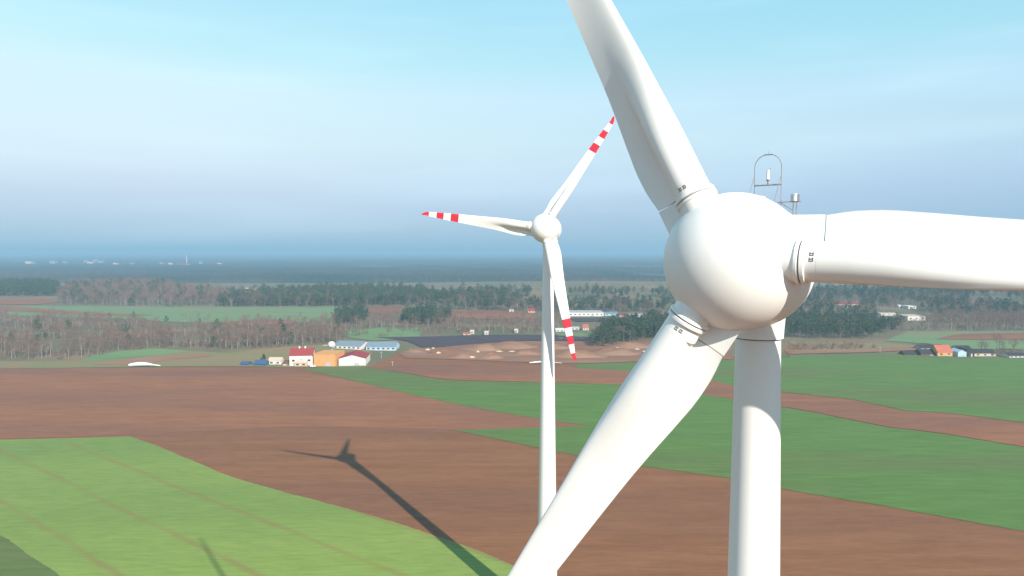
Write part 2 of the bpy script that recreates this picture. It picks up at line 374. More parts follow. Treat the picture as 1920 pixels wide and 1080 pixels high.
def blade_mesh():
    rs = sorted(set([4.95, 5.1, 5.4, 5.8, 6.4, 7, 7.6, 8.3, 9, 10, 11, 12, 13.5, 15, 17, 19, 21, 23] + BANDS + [26, 28, 30, 31.5, 33, 33.8, 34.4, 34.8, 35.1, 35.3, 35.42, 35.5]))
    b = MB(); rings = [place_section(section(r), r) for r in rs]; n = len(rings[0])
    for i in range(len(rings) - 1):
        mid = (rs[i] + rs[i + 1]) / 2; k = sum(mid > q for q in BANDS)
        vs = rings[i] + rings[i + 1]
        b.add(vs, [(j, (j + 1) % n, n + (j + 1) % n, n + j) for j in range(n)], 1 if k in (1, 3, 5) else 0, True)
    b.add(rings[0], [tuple(range(n))], 0); b.add(rings[-1], [tuple(reversed(range(n)))], 1)
    b.tube((0, 0, 4.2), (0, 0, 5.1), ROOTR, ROOTR, 64, 0)
    return b
def fix(o, weld=True, angle=35):
    bm = bmesh.new(); bm.from_mesh(o.data)
    if weld: bmesh.ops.remove_doubles(bm, verts=bm.verts[:], dist=1e-4)
    bmesh.ops.recalc_face_normals(bm, faces=bm.faces[:])
    for e in bm.edges:
        e.smooth = not (len(e.link_faces) == 2 and e.calc_face_angle(0) > R(angle))
    for f in bm.faces: f.smooth = True
    bm.to_mesh(o.data); bm.free(); return o

def make_turbine(hub, yaw, azimuths, label, stretch=(1, 1, 1), ground_z=0, tilt=R(5), over=5.7, size=1.0):
    """hub = where the blade axes meet; local +Y points from the rotor to the tail"""
    root = empty('wind_turbine', (0, 0, 0), 0, label, 'wind turbine', 'white three-bladed wind turbines')
    ax = Vector((math.sin(yaw), math.cos(yaw), 0)); tw = hub + ax * over * size
    root.location = (tw.x, tw.y, ground_z)
    H = (hub.z - ground_z) / size; root.scale = (size, size, size)
    def child(mb, name, mats, parent=root, y=0, tiltit=False, angle=35, smooth=True):
        o = mb.build(name, mats, parent)
        if smooth: fix(o, True, angle)
        return o
    # tower: rings every section, door and steps at the foot
    zt = H - 5.15
    t = MB()
    prof = [(0, 2.75)] + [(z, 1.40 + .0150 * (zt - z)) for z in (20, 40, 60, 80)] + [(zt, 1.40)]
    t.lathe([(0, 1.40 + .015 * zt)] + prof[1:], 96, 'z')
    tower = child(t, 'tower', M['tower_paint'])
    for zz in (H * .27, H * .52, H * .77):
        f = MB(); rr = 1.40 + .015 * (zt - zz); f.lathe([(zz - .05, rr - .01), (zz - .04, rr + .012), (zz + .04, rr + .012), (zz + .05, rr - .01)], 96, 'z'); child(f, 'weld_ring', M['tower_paint'], tower)
    d = MB(); d.box(-.5, .5, -(1.40 + .015 * zt) - .06, -(1.40 + .015 * zt) + .3, .9, 3.1); child(d, 'door', M['steel'], tower, smooth=False)
    d = MB(); d.lathe([(0, 0), (0.35, 0), (.35, 4.2), (0, 4.3)][1:], 48, 'z'); child(d, 'foundation', M['joint'])
    # head: an empty-less group, everything is laid out in head coordinates and moved by a matrix
    Mx = Matrix.Translation(Vector((0, 0, H))) @ Matrix.Rotation(-yaw, 4, 'Z') @ Matrix.Translation(Vector((0, -over, 0))) @ Matrix.Rotation(-tilt, 4, 'X')
    def head(mb, name, mats, parent=root, m=Mx, **k):
        o = mb.build(name, mats, None)
        o.data.transform(m)
        o.parent = parent
        fix(o, True, k.get('angle', 35)); return o
    s0 = 1.2
    sp = MB(); prof = []
    for k in range(0, 25):
        a = math.pi / 2 * k / 24
        prof.append((s0 - 4.0 * math.cos(a), max(.0005, 4.0 * math.sin(a))))
    prof += [(s0 + .5, 4.0), (s0 + 1.0, 3.97), (s0 + 1.45, 3.9), (s0 + 1.5, 3.86), (s0 + 1.5, 3.55), (s0 + 1.2, 3.4)]
    sp.lathe(prof, 128)
    spinner = head(sp, 'spinner', M['white'])
    # thin seam of the spinner's front cap
    g = MB()
    q = s0 - .55
    rr = math.sqrt(16 - .55 ** 2)
    nac = MB()
    pr = [(s0 + 1.35, 3.3), (s0 + 1.66, 3.78), (s0 + 1.76, 3.86), (s0 + 3.2, 3.9), (s0 + 3.5, 3.86), (s0 + 3.55, 3.6)]
    pr2 = [(s0 + 3.55, 3.6), (s0 + 4.4, 3.35), (s0 + 5.5, 2.75), (s0 + 7, 2.05), (s0 + 8.2, 1.35), (s0 + 8.9, .8), (s0 + 9.15, .4), (s0 + 9.2, .001)]
    nac.lathe(pr, 96); ge = head(nac, 'generator_ring', M['white'])
    nac = MB(); nac.lathe(pr2, 96); nacelle = head(nac, 'nacelle', M['white'])
    # yaw skirt between the nacelle and the tower
    y = MB(); y.lathe([(H - 5.1, 1.45), (H - 5.1, 1.56), (H - 4.6, 1.58), (H - 3.6, 1.66), (H - 2.9, 1.85), (H - 2.3, 2.1)], 96, 'z'); child(y, 'yaw_skirt', M['white'])
    y = MB(); y.lathe([(H - 5.16, 1.41), (H - 5.16, 1.5), (H - 5.1, 1.5), (H - 5.1, 1.40)], 96, 'z'); child(y, 'yaw_joint', M['joint'])
    # blades
    def az_matrix(az):     # local blade: z spans outwards, x trailing, y back
        # front view (camera side): azimuth counted anticlockwise from the right
        s = Vector((math.cos(az), 0, math.sin(az))); bk = Vector((0, 1, 0)); tr = Vector((-math.sin(az), 0, math.cos(az)))
        m = Matrix((tr, bk, s)).transposed().to_4x4()
        return Mx @ m
    for az, stch in zip(azimuths, stretch):
        mz = az_matrix(az)
        b = blade_mesh(); b.v = [(x, y, z + max(0, z - 5) * (stch - 1)) for x, y, z in b.v]; bo = head(b, 'blade', [M['white'], M['red']], root, mz, angle=40)
        c = MB(); c.lathe([(2.9, 1.14), (3.82, 1.14), (3.86, 1.235), (4.0, 1.25), (4.04, 1.16), (4.10, 1.16), (4.14, 1.24), (4.32, 1.22), (4.36, 1.05)], 72, 'z')
        head(c, 'root_collar', M['white'], bo, mz)
        c = MB(); c.lathe([(4.035, 1.165), (4.037, 1.172), (4.103, 1.172), (4.105, 1.165)], 72, 'z'); head(c, 'collar_seal', M['steel'], bo, mz)
        # fixed root fin that carries the trailing edge on to the spinner
        fin = MB(); rr_ = [2.2, 3.0, 4.0, 4.8, 4.88]
        rings = [place_section([(x, y) for x, y in section(5.2, 16, .55)], r) for r in rr_]
        rings = []
        for r in rr_:
            t_ = R(26.1); cc, ss = math.cos(t_), math.sin(t_)
            rings.append([(x * cc - yy * ss, x * ss + yy * cc, r) for x, yy in section(5.2, 16, .55)])
        n = len(rings[0])
        for i in range(len(rings) - 1): fin.add(rings[i] + rings[i + 1], [(j, (j + 1) % n, n + (j + 1) % n, n + j) for j in range(n)], 0, True)
        fin.add(rings[-1], [tuple(range(n))], 0)
        head(fin, 'root_fin', M['white'], spinner, mz)
        # stencilled serial: small dark strokes on the wind side
        mk = MB()
        for grp in (-.15, .15):
            for q in range(4):
                a = (-90 + math.degrees((grp + (q - 1.5) * .055) / ROOTR) - 4)
                for rlen in ((4.60, 4.66), (4.76, 4.82)) if q % 2 else ((4.60, 4.82),):
                    a0, a1 = R(a - 1.2), R(a + 1.2); ro = ROOTR + .012
                    mk.add([(ro * math.cos(a0), ro * math.sin(a0), rlen[0]), (ro * math.cos(a1), ro * math.sin(a1), rlen[0]), (ro * math.cos(a1), ro * math.sin(a1), rlen[1]), (ro * math.cos(a0), ro * math.sin(a0), rlen[1])], [(0, 1, 2, 3)])
        o = mk.build('serial_mark', M['ink'], None); o.data.transform(mz @ Matrix.Rotation(R(14), 4, 'Z')); o.parent = bo
    # roof equipment on the nacelle
    Mu = Matrix.Translation(Vector((0, 0, H))) @ Matrix.Rotation(-yaw, 4, 'Z') @ Matrix.Translation(Vector((0, -over, 0)))
    Mu = Mu @ Matrix.Translation(Vector((.32, 0, 0)))
    def topz(y): return interp(y, [(a, b_) for a, b_ in pr2]) + .05
    def eq(mb, name, mats, parent=nacelle):
        o = mb.build(name, mats, None); o.data.transform(Mu); o.parent = parent; return o
    yb = HOOP_Y; zb = 2.5
    h = MB(); hw = .84; zc = 5.9
    pts = [(-hw, yb, zb), (-hw, yb, zc)] + [(-hw * math.cos(math.pi * k / 16), yb, zc + .82 * math.sin(math.pi * k / 16)) for k in range(1, 16)] + [(hw, yb, zc), (hw, yb, zb)]
    h.path(pts, .028)
    h.path([(-hw, yb, 4.75), (hw, yb, 4.75)], .05)
    h.path([(-.24, yb, zc + .80), (.24, yb, zc + .80)], .045)
    h.path([(0, yb, zc + .8), (0, yb, zc + 1.02)], .02)
    h.path([(-hw, yb, 5.4), (-hw - .15, yb - 1.9, 2.6)], .028); h.path([(hw, yb, 5.4), (hw - .15, yb - 1.9, 2.6)], .028)
    fr = eq(h, 'lightning_frame', M['steel'])
    a = MB(); a.tube((0, yb, 4.78), (0, yb, 5.05), .03, .03, 8); a.tube((0, yb, 5.02), (0, yb, 5.1), .085, .085, 12)
    eq(a, 'sensor_post', M['ink'], fr)
    a = MB(); a.tube((0, yb, 5.10), (0, yb, 5.72), .10, .085, 14); a.tube((0, yb, 5.70), (.28, yb - .1, 5.86), .035, .02, 8)
    eq(a, 'wind_sensor', M['lamp_glass'], fr)
    a = MB(); zh = 3.45; a.box(-.45, .35, .9 + s0 + 2.2, .9 + s0 + 3.1, 2.9, zh + .42); eq(a, 'roof_hatch', M['white'])
    # obstruction light on its bracket
    xo = LAMP_X; a = MB(); a.box(xo - .95, xo + .45, yb - .04, yb + .04, 3.58, 3.65); a.tube((xo, yb, 1.6), (xo, yb, 3.6), .04, .04); a.tube((xo + .2, yb, 1.6), (xo + .2, yb, 3.6), .04, .04)
    a.tube((xo - .8, yb, 3.6), (xo - .05, yb, 3.1), .035, .035); a.box(xo - .16, xo - .07, yb - .08, yb + .08, 3.65, 4.08); a.box(xo + .27, xo + .36, yb - .08, yb + .08, 3.65, 4.08)
    br = eq(a, 'lamp_bracket', M['steel'])
    a = MB(); a.tube((xo + .1, yb, 3.65), (xo + .1, yb, 4.06), .12, .10, 16); a.tube((xo + .1, yb, 4.06), (xo + .1, yb, 4.12), .13, .13, 16); eq(a, 'warning_lamp', M['lamp_glass'], br)
    return root
HOOP_Y = 7.0; LAMP_X = 1.6
near_hub = at(1363, 487, NEAR_D)
make_turbine(near_hub, R(35), [R(-1), R(119), R(239)], 'huge white wind turbine close by, its round hub and striding blades filling the right side', over=6.6, stretch=(1, .97, 1.07))
make_turbine(far_hub, R(16), [R(57), R(172.5), R(284.3)], 'smaller, more distant white wind turbine with red banded blade tips', stretch=(.975, 1.02, 1.05), over=5.0, size=.935)

# ------------------------------------------------------------ buildings
def bmat(name, c, c2=None): 
    if name not in M: M[name] = mat(name, c, c2 or tuple(x * .88 for x in c), .6, rough=.8)
    return M[name]
WALLW = bmat('white_render', (.70, .67, .62)); ORANGE = bmat('orange_cladding', (.66, .33, .13)); REDR = bmat('red_roof', (.30, .05, .05)); BRICK = bmat('orange_brick', (.46, .14, .08))
BLUER = bmat('blue_sheet_roof', (.20, .26, .31)); BROWN = bmat('brown_cladding', (.16, .08, .06)); DARKR = bmat('dark_roof', (.05, .045, .05)); GLASS = bmat('window_glass', (.06, .07, .09))
BEIGE = bmat('beige_render', (.60, .46, .36)); BLUE = bmat('blue_tarpaulin', (.05, .11, .20)); TEAL = bmat('pale_blue_cladding', (.42, .56, .64)); GREYW = bmat('grey_concrete', (.45, .44, .46))
TOWN = bmat('weathered_concrete', (.30, .29, .29))
MPX = lambda y: y / F
def building(name, px0, px1, base, hpx, depth_m, wall, roof, label, cat, group=None, kind='gable', rz=0, rise=.35, windows=3, door=True, ridge='x', chimney=0):
    """a building whose front stands on the ground between two pixels"""
    gx, gy = ground((px0 + px1) / 2, base); wid = (px1 - px0) * MPX(gy); h = hpx * MPX(gy)
    z = height(gx, gy)
    o = empty(name, (gx, gy + depth_m / 2, z - .2), rz, label, cat, group)
    hw, hd = wid / 2, depth_m / 2
    rh = h * rise if kind == 'gable' else 0
    wh = h - rh
    wl = MB(); wl.box(-hw, hw, -hd, hd, 0, wh)
    if kind == 'gable':
        if ridge == 'x':
            for s in (-hw, hw): wl.add([(s, -hd, wh), (s, hd, wh), (s, 0, h - .15)], [(0, 1, 2)])
        else:
            for s in (-hd, hd): wl.add([(-hw, s, wh), (hw, s, wh), (0, s, h - .15)], [(0, 1, 2)])
    wo = wl.build('wall', wall, o)
    rf = MB(); e = .35
    if kind == 'gable':
        if ridge == 'x': prof = [(-hd - e, wh - .1), (0, h), (hd + e, wh - .1), (hd + e, wh + .12), (0, h + .25), (-hd - e, wh + .12)]; ends = (-hw - e, hw + e); P = lambda s, t: (s, t[0], t[1])
        else: prof = [(-hw - e, wh - .1), (0, h), (hw + e, wh - .1), (hw + e, wh + .12), (0, h + .25), (-hw - e, wh + .12)]; ends = (-hd - e, hd + e); P = lambda s, t: (t[0], s, t[1])
        vs = [P(ends[0], t) for t in prof] + [P(ends[1], t) for t in prof]
        rf.add(vs, [(k, (k + 1) % 6, 6 + (k + 1) % 6, 6 + k) for k in range(6)] + [(0, 1, 4, 5), (1, 2, 3, 4), (6, 7, 10, 11), (7, 8, 9, 10)])
    else: rf.box(-hw - .2, hw + .2, -hd - .2, hd + .2, wh + .003, wh + .45)
    ro = rf.build('roof', roof, o)
    for k in range(chimney):
        c = MB(); cx = (-.25 + .5 * k) * wid * .5; c.box(cx - .6, cx + .6, -.6, .6, h - .8, h + 1.6); c.build('chimney', WALLW, ro)
    for k in range(windows):
        c = MB(); cx = -hw + wid * (k + .5) / windows; ws = min(1.2, wid / windows * .3); zz = wh * .55; c.box(cx - ws, cx + ws, -hd - .06, -hd + .05, zz - min(1.0, wh * .2), zz + min(.8, wh * .2)); c.build('window', GLASS, o)
    if door: c = MB(); dw = min(2.2, wid * .12); c.box(hw * .35 - dw, hw * .35 + dw, -hd - .08, -hd + .05, 0.0, min(4.0, wh * .45)); c.build('door', GREYW, o)
    return o
G = building
# the farmstead on the edge of the brown field
G('farmhouse', 541, 584, 686, 32, 16, WALLW, REDR, 'tall white farmhouse with dark red roof and two white chimneys', 'house', chimney=2, rise=.38, rz=R(8))
G('warehouse', 590, 632, 687, 23, 24, ORANGE, ORANGE, 'flat-roofed orange warehouse beside the white gabled barn', 'warehouse', kind='flat', windows=0, rz=R(-6))
G('barn', 633, 683, 686, 21, 30, WALLW, REDR, 'white gabled barn with dark red roof, right of the orange warehouse', 'barn', ridge='y', rise=.32, windows=0, rz=R(4))
G('cottage', 503, 527, 684, 13, 9, WALLW, BEIGE, 'small white cottage between the blue tarpaulin sheds and the tall farmhouse', 'house', windows=2, rise=.4)
G('outbuilding', 552, 575, 687, 12, 6, BEIGE, BEIGE, 'low beige outbuilding in front of the tall white farmhouse', 'shed', windows=2, door=False, rise=.4)
G('outbuilding', 530, 551, 686, 9, 8, BEIGE, BROWN, 'low brown-roofed outbuilding just left of the tall white farmhouse', 'shed', windows=1, door=False, rise=.5)
G('blue_shed', 476, 500, 686, 10, 8, BLUE, BLUE, 'larger blue-covered shed, next to the small white cottage', 'shed', windows=0, door=False, rise=.6, rz=R(-12))
G('blue_shed', 451, 467, 685, 7, 7, BLUE, BLUE, 'smaller blue-covered shed, at the left end of the farmstead', 'shed', windows=0, door=False, rise=.6, rz=R(-12))
G('long_shed', 628, 684, 655, 13, 26, WALLW, BLUER, 'long white farm shed with grey-blue roof, left one of the pair behind the barn', 'shed', windows=6, rise=.5, rz=R(-14))
G('long_shed', 686, 742, 657, 14, 24, TEAL, BLUER, 'long pale farm shed with grey-blue roof, right one of the pair behind the barn', 'shed', windows=6, rise=.5)
# a round white tank on a guyed post behind the warehouse
gx, gy = ground(622, 672); s = MPX(gy); zz = height(gx, gy)
tk = empty('water_tower', (gx, gy, zz), 0, 'round white tank on a guyed post behind the orange warehouse', 'water tower')
b = MB(); b.tube((0, 0, 0), (0, 0, 20 * s), .5, .4, 10); b.build('post', GREYW, tk)
b = MB(); b.lathe([(26 * s + 6.5 * s * math.sin(a), max(.01, 6.8 * s * math.cos(a))) for a in [R(q) for q in range(-90, 91, 15)]], 24, 'z'); b.build('tank', WALLW, tk)
b = MB(); b.tube((-16 * s, 0, 25 * s), (0, 0, 25 * s), .25, .35, 8); b.build('pipe_arm', WALLW, tk)
for dx, dy in ((9, 2), (14, -3), (20, 3)):
    b = MB(); b.tube((0, 0, 19 * s), (dx * s, dy, 3 * s), .12, .12, 5); b.build('guy_wire', GREYW, tk)

# poles and a parked van by the farm
def utility_pole(px, py, hpx, label):
    gx, gy = ground(px, py); s_ = MPX(gy); h = hpx * s_
    o = empty('utility_pole', (gx, gy, height(gx, gy)), 0, label, 'utility pole')
    b = MB(); b.tube((0, 0, -.3), (0, 0, h), .2, .13, 8); b.build('pole', GREYW, o)
    b = MB(); b.box(-1.1, 1.1, -.08, .08, h - .9, h - .7); b.build('crossarm', GREYW, o)
    for q in (-.95, 0, .95):
        b = MB(); b.tube((q, 0, h - .7), (q, 0, h - .35), .07, .05, 6); b.build('insulator', WALLW, o)
utility_pole(715, 672, 13, 'pale utility pole standing on the grass right of the white gabled barn')
utility_pole(736, 686, 9, 'short utility pole at the edge of the green strip, right of the barn')
utility_pole(1650, 662, 12, 'utility pole by the rough strip left of the right-hand hamlet')
gx, gy = ground(587, 689)
vn = empty('van', (gx, gy, height(gx, gy) + .35), R(15), 'small white van parked between the tall farmhouse and the orange warehouse', 'van')
b = MB(); sec = [(-2.4, .35), (2.4, .35), (2.4, 1.1), (1.5, 1.3), (1.0, 2.05), (-2.3, 2.1), (-2.4, 1.9)]
b.add([(x, -.95, z) for x, z in sec] + [(x, .95, z) for x, z in sec], [tuple(range(7)), tuple(range(13, 6, -1))] + [(k, 7 + k, 7 + (k + 1) % 7, (k + 1) % 7) for k in range(7)]); b.build('body', WALLW, vn)
b = MB(); b.box(.1, 1.05, -.97, .97, 1.3, 1.85); b.build('window', GLASS, vn)
for wx in (-1.5, 1.5):
    for wy in (-.9, .9):
        b = MB(); b.tube((wx, wy - .12, .35), (wx, wy + .12, .35), .35, .35, 14); b.build('wheel', DARKR, vn)

# turbine blades waiting on the ground
def lying_blade(pxa, pxb, base, label, thick=1.6):
    a = ground(pxa, base); c = ground(pxb, base + .5); z = height(*a)
    L_ = math.dist(a, c)
    o = MB(); n = 14
    for i in range(n):
        u0, u1 = i / n, (i + 1) / n
        f = lambda u: thick * (.30 + .75 * math.sin(math.pi * min(1, u * 1.15 + .12)) ** .8) * (1 if u < .96 else .5)
        p = lambda u: (L_ * u, 0, 1.2 + .9 * math.sin(math.pi * u) + .4 * f(u))
        o.tube(p(u0), p(u1), f(u0), f(u1), 10, 0)
    ob = o.build('turbine_blade', M['white'], None, (a[0], a[1], z)); ob.rotation_euler = (0, 0, math.atan2(c[1] - a[1], c[0] - a[0]))
    return tag(fix(ob), label, 'turbine blade', 'turbine blades lying in the fields')
lying_blade(242, 301, 688, 'white turbine blade lying at the left edge of the brown field')
lying_blade(993, 1054, 683, 'thin white turbine blade lying behind the far turbine tower', .7)

# warehouses, houses and hamlets in the middle distance
G('warehouse', 1066, 1132, 593, 7, 40, WALLW, GREYW, 'very long low white warehouse before the dark woods', 'warehouse', kind='flat', windows=8)
G('warehouse', 1134, 1160, 592, 6, 30, TEAL, BLUER, 'blue-grey hall at the right end of the long white warehouse', 'warehouse', windows=3)
G('warehouse', 1162, 1182, 594, 5, 30, BEIGE, REDR, 'low hall with red roof in the works yard', 'warehouse', windows=3)
G('warehouse', 1184, 1222, 597, 5, 30, WALLW, GREYW, 'low pale hall half behind the round pine wood', 'warehouse', kind='flat', windows=5)
G('house', 1093, 1104, 619, 10, 12, WALLW, BRICK, 'white house with orange roof beside the small green meadow', 'house', windows=2, rise=.55)
G('house', 1070, 1086, 618, 5, 10, WALLW, GREYW, 'low white house at the far edge of the small green meadow', 'house', windows=2)
G('house', 1042, 1058, 622, 6, 12, WALLW, WALLW, 'low white house just right of the far turbine tower', 'house', windows=2)
G('house', 990, 1003, 586, 8, 14, BEIGE, REDR, 'house with bright red roof left of the far turbine tower', 'house', windows=2, rise=.6)
G('house', 955, 963, 586, 6, 12, WALLW, BEIGE, 'small white house above the reddish ploughed slope', 'house', windows=1)
for px, py, lb in ((885, 626, 'small white house by the left end of the dark field'), (912, 628, 'small white house near the middle of the dark field'), (968, 624, 'small white house on the far side of the dark field, nearest the far tower')):
    G('house', px - 3.5, px + 3.5, py, 7, 8, WALLW, BEIGE, lb, 'house', windows=1)
G('house', 868, 882, 628, 4, 8, BEIGE, BRICK, 'low tan house beside the dark field', 'house', windows=1)
# the hamlet on the right
G('brick_house', 1758, 1786, 668, 20, 13, ORANGE, BRICK, 'orange house with bright orange-red roof in the hamlet on the right', 'house', windows=2, rise=.6)
G('barn', 1796, 1812, 669, 13, 14, TEAL, TEAL, 'pale blue barn between the orange house and the dark shed', 'barn', windows=0, rise=.3, ridge='y')
G('barn', 1813, 1826, 669, 14, 14, DARKR, DARKR, 'tall dark shed right of the pale blue barn', 'barn', windows=0, kind='flat')
G('long_barn', 1727, 1757, 667, 11, 12, BROWN, DARKR, 'dark-roofed barn left of the orange house', 'barn', windows=2, rise=.6)
G('long_barn', 1727, 1772, 656, 9, 12, GREYW, DARKR, 'long dark-roofed barn behind the orange house', 'barn', windows=3, rise=.6)
G('long_barn', 1797, 1822, 658, 9, 12, GREYW, DARKR, 'short dark-roofed barn behind the pale blue barn', 'barn', windows=2, rise=.6)
G('long_barn', 1827, 1867, 668, 12, 12, BEIGE, DARKR, 'long beige barn with black roof right of the dark shed', 'barn', windows=3, rise=.5)
G('long_barn', 1696, 1726, 666, 7, 10, BROWN, DARKR, 'low dark barn at the left end of the hamlet', 'barn', windows=1, rise=.7)
G('house', 1893, 1925, 671, 8, 12, WALLW, DARKR, 'long white house with black roof at the right edge of the picture', 'house', windows=4, rise=.45)
# village before the far woods on the right
G('house', 1566, 1610, 572, 5, 30, BEIGE, REDR, 'long reddish-roofed manor before the blue woods', 'house', windows=5, rise=.6)
G('house', 1585, 1592, 579, 4, 14, WALLW, GREYW, 'tiny white cottage below the reddish-roofed manor', 'house', windows=1)
G('warehouse', 1703, 1718, 579, 5, 22, WALLW, WALLW, 'white hall at the top of the far right village', 'warehouse', windows=2, kind='flat')
G('house', 1686, 1692, 577, 5, 14, WALLW, WALLW, 'little white house left of the topmost village hall', 'house', windows=1)
G('warehouse', 1702, 1735, 601, 8, 30, WALLW, BEIGE, 'bright white hall above the right-hand tree belt', 'warehouse', windows=3, kind='flat')
G('house', 1652, 1682, 592, 5, 16, WALLW, BEIGE, 'low pale house in the far right village', 'house', windows=3)
G('house', 656, 666, 543, 4, 20, WALLW, BEIGE, 'pale house left of its twin among the pines', 'house', windows=1)
G('house', 676, 685, 543, 4.5, 20, WALLW, BEIGE, 'pale house right of its twin among the pines', 'house', windows=1)
G('house', 458, 480, 544, 4, 25, BEIGE, BEIGE, 'pale low farm on the far slope above the bare wood', 'house', windows=1)
# the hazy town on the left: apartment blocks
for i, (px, wd, hp, y_) in enumerate([(52, 9, 6, 494), (60, 6, 4, 494), (98, 10, 6, 493), (168, 9, 4, 493), (188, 7, 5, 492), (160, 6, 5, 491), (215, 7, 3, 494), (246, 5, 3, 494), (302, 5, 4, 494), (318, 6, 4, 495), (375, 4, 5, 494), (178, 8, 4, 489), (410, 6, 3, 494), (120, 6, 3, 492)]):
    G('apartment_block', px - wd / 2, px + wd / 2, y_ + 5, hp + 3, 30, TOWN if i % 3 else BEIGE, GREYW, 'pale apartment block of the hazy town on the left horizon', 'apartment block', 'pale apartment blocks of the hazy town', kind='flat', windows=0, door=False)
G('town_hall', 329, 351, 500, 6, 40, WALLW, REDR, 'brightest white building of the hazy town, below the mast', 'building', windows=5, rise=.4, door=False)
gx, gy = ground(350, 497); b = MB(); b.tube((0, 0, 0), (0, 0, 20 * MPX(gy)), 5.5, 3.2, 10)
tag(b.build('chimney_stack', GREYW, None, (gx, gy, 0)), 'tall slim chimney above the hazy town', 'chimney')

# ------------------------------------------------------------ sand pit: spoil heaps and pale piles
def heap(px, py, wpx, hpx, material, label, cat, group, name='spoil_heap'):
    gx, gy = ground(px, py); s = MPX(gy); w_ = wpx * s / 2; h = hpx * s; d = w_ * random.uniform(.5, .8)
    vs, fs = [], []; nr, na = 7, 22; sd = random.random() * 50
    for i in range(nr + 1):
        u = i / nr
        for k in range(na):
            a = 2 * math.pi * k / na; rad = u * (1 + .28 * noise.noise((math.cos(a) * 1.3 + sd, math.sin(a) * 1.3, 0)))
            z = h * (math.cos(math.pi * min(u, 1)) * .5 + .5) * (1 + .5 * noise.noise((math.cos(a) * u * 2.5 + sd, math.sin(a) * u * 2.5, 3)))
            vs.append((w_ * rad * math.cos(a), d * rad * math.sin(a), z - (.6 if i == nr else 0)))
    fs = [(i * na + k, (i + 1) * na + k, (i + 1) * na + (k + 1) % na, i * na + (k + 1) % na) for i in range(nr) for k in range(na)]
    b = MB(); b.add(vs, fs, 0, True)
    return tag(b.build(name, material, None, (gx, gy, height(gx, gy) + .3)), label, cat, group)
for px, py, w_, h in [(905, 655, 90, 11), (960, 650, 120, 9), (1080, 668, 130, 12), (1150, 662, 120, 9), (830, 662, 70, 6), (870, 670, 80, 7), (920, 671, 60, 9), (985, 664, 70, 7), (1180, 650, 110, 8), (775, 660, 50, 5), (1280, 650, 100, 8), (1040, 652, 80, 7)]:
    heap(px, py, w_, h, M['soil_red'] if random.random() < .35 else M['soil_pale'], 'brown heap of dug earth in the sand pit', 'earth heap', 'brown earth heaps in the sand pit')
M['sand'] = mat('pale_sand', (.62, .50, .38), (.52, .38, .25), .2)
for px, py, w_, h in [(770, 658, 14, 3), (802, 657, 12, 3), (822, 664, 16, 4), (878, 667, 22, 4), (896, 661, 10, 3), (936, 660, 20, 2), (960, 660, 16, 2), (1157, 654, 14, 2), (1195, 656, 16, 2), (885, 672, 14, 4), (1208, 660, 12, 2), (812, 654, 8, 2)]:
    heap(px, py, w_, h, M['sand'], 'small pale pile of sand in the sand pit', 'sand pile', 'pale sand piles in the pit', 'sand_pile')

# ------------------------------------------------------------ trees
def tri_cloud(cx, cy, cz, n, size, verts, faces, mi, ms, squash=.7, upright=0):
    for _ in range(n):
        while True:
            p = np.array([random.uniform(-1, 1) for _ in range(3)])
            if .25 < p @ p < 1: break
        c = Vector((cx[0] + p[0] * cx[1], cy[0] + p[1] * cy[1], cz[0] + p[2] * cz[1]))
        u = Vector((random.gauss(0, 1), random.gauss(0, 1), random.gauss(0, 1) * (1 + upright))).normalized(); v = u.orthogonal().normalized(); v.rotate(Matrix.Rotation(random.random() * 6.28, 3, u))
        s = size * random.uniform(.5, 1.3); k = len(verts)
        verts += [tuple(c + u * s), tuple(c - u * s * .6 + v * s * squash), tuple(c - u * s * .6 - v * s * squash)]
        faces.append((k, k + 1, k + 2)); ms.append(mi)
def bare_parts(h, seed, n=150):
    random.seed(seed); tv = MB(); lean = random.uniform(-.4, .4)
    tv.tube((0, 0, -.5), (lean, 0, h * .55), .26, .15, 5, 0, False); tv.tube((lean, 0, h * .55), (lean * 1.5, .2, h * .93), .15, .04, 4, 0, False)
    tips = []
    for k in range(9):
        z0 = h * random.uniform(.3, .7); a = random.random() * 6.28; l = h * random.uniform(.18, .32)
        p1 = (lean + math.cos(a) * l * .75, math.sin(a) * l * .75, z0 + l * .8); tv.tube((lean * z0 / h, 0, z0), p1, .09, .03, 3, 0, False); tips.append(p1)
    cv, cf, ms = [], [], []
    for p1 in tips + [(lean * 1.5, 0, h * .85)] * 2:
        tri_cloud((p1[0], h * .13), (p1[1], h * .13), (p1[2], h * .12), n // 11, .62, cv, cf, 0, ms, .22, 1.0)
    cm_ = MB(); cm_.add(cv, cf)
    return tv, cm_
def bush_parts(h, seed, n=90):
    random.seed(seed); tv = MB()
    for k in range(5):
        a = random.random() * 6.28; tv.tube((0, 0, -.3), (math.cos(a) * h * .3, math.sin(a) * h * .3, h * .7), .09, .03, 3, 0, False)
    cv, cf, ms = [], [], []; tri_cloud((0, h * .5), (0, h * .5), (h * .5, h * .5), n, .55, cv, cf, 0, ms, .35, .6)
    cm_ = MB(); cm_.add(cv, cf); return tv, cm_
def pine_parts(h, seed, n=150):
    random.seed(seed); tv = MB(); tv.tube((0, 0, -.5), (0, 0, h * .9), .24, .06, 5, 0, False)
    cv, cf, ms = [], [], []
    for k in range(9):
        u = k / 8; r = h * (.12 + .13 * math.sin(math.pi * min(1, u * .8 + .12)) - .06 * u) * random.uniform(.8, 1.25); a = random.random() * 6.28
        tri_cloud((math.cos(a) * r * .4, r), (math.sin(a) * r * .4, r), (h * (.42 + .48 * u), h * .085), n // 9, .8, cv, cf, 0, ms, .75)
    cm_ = MB(); cm_.add(cv, cf); return tv, cm_
PROTO = {}
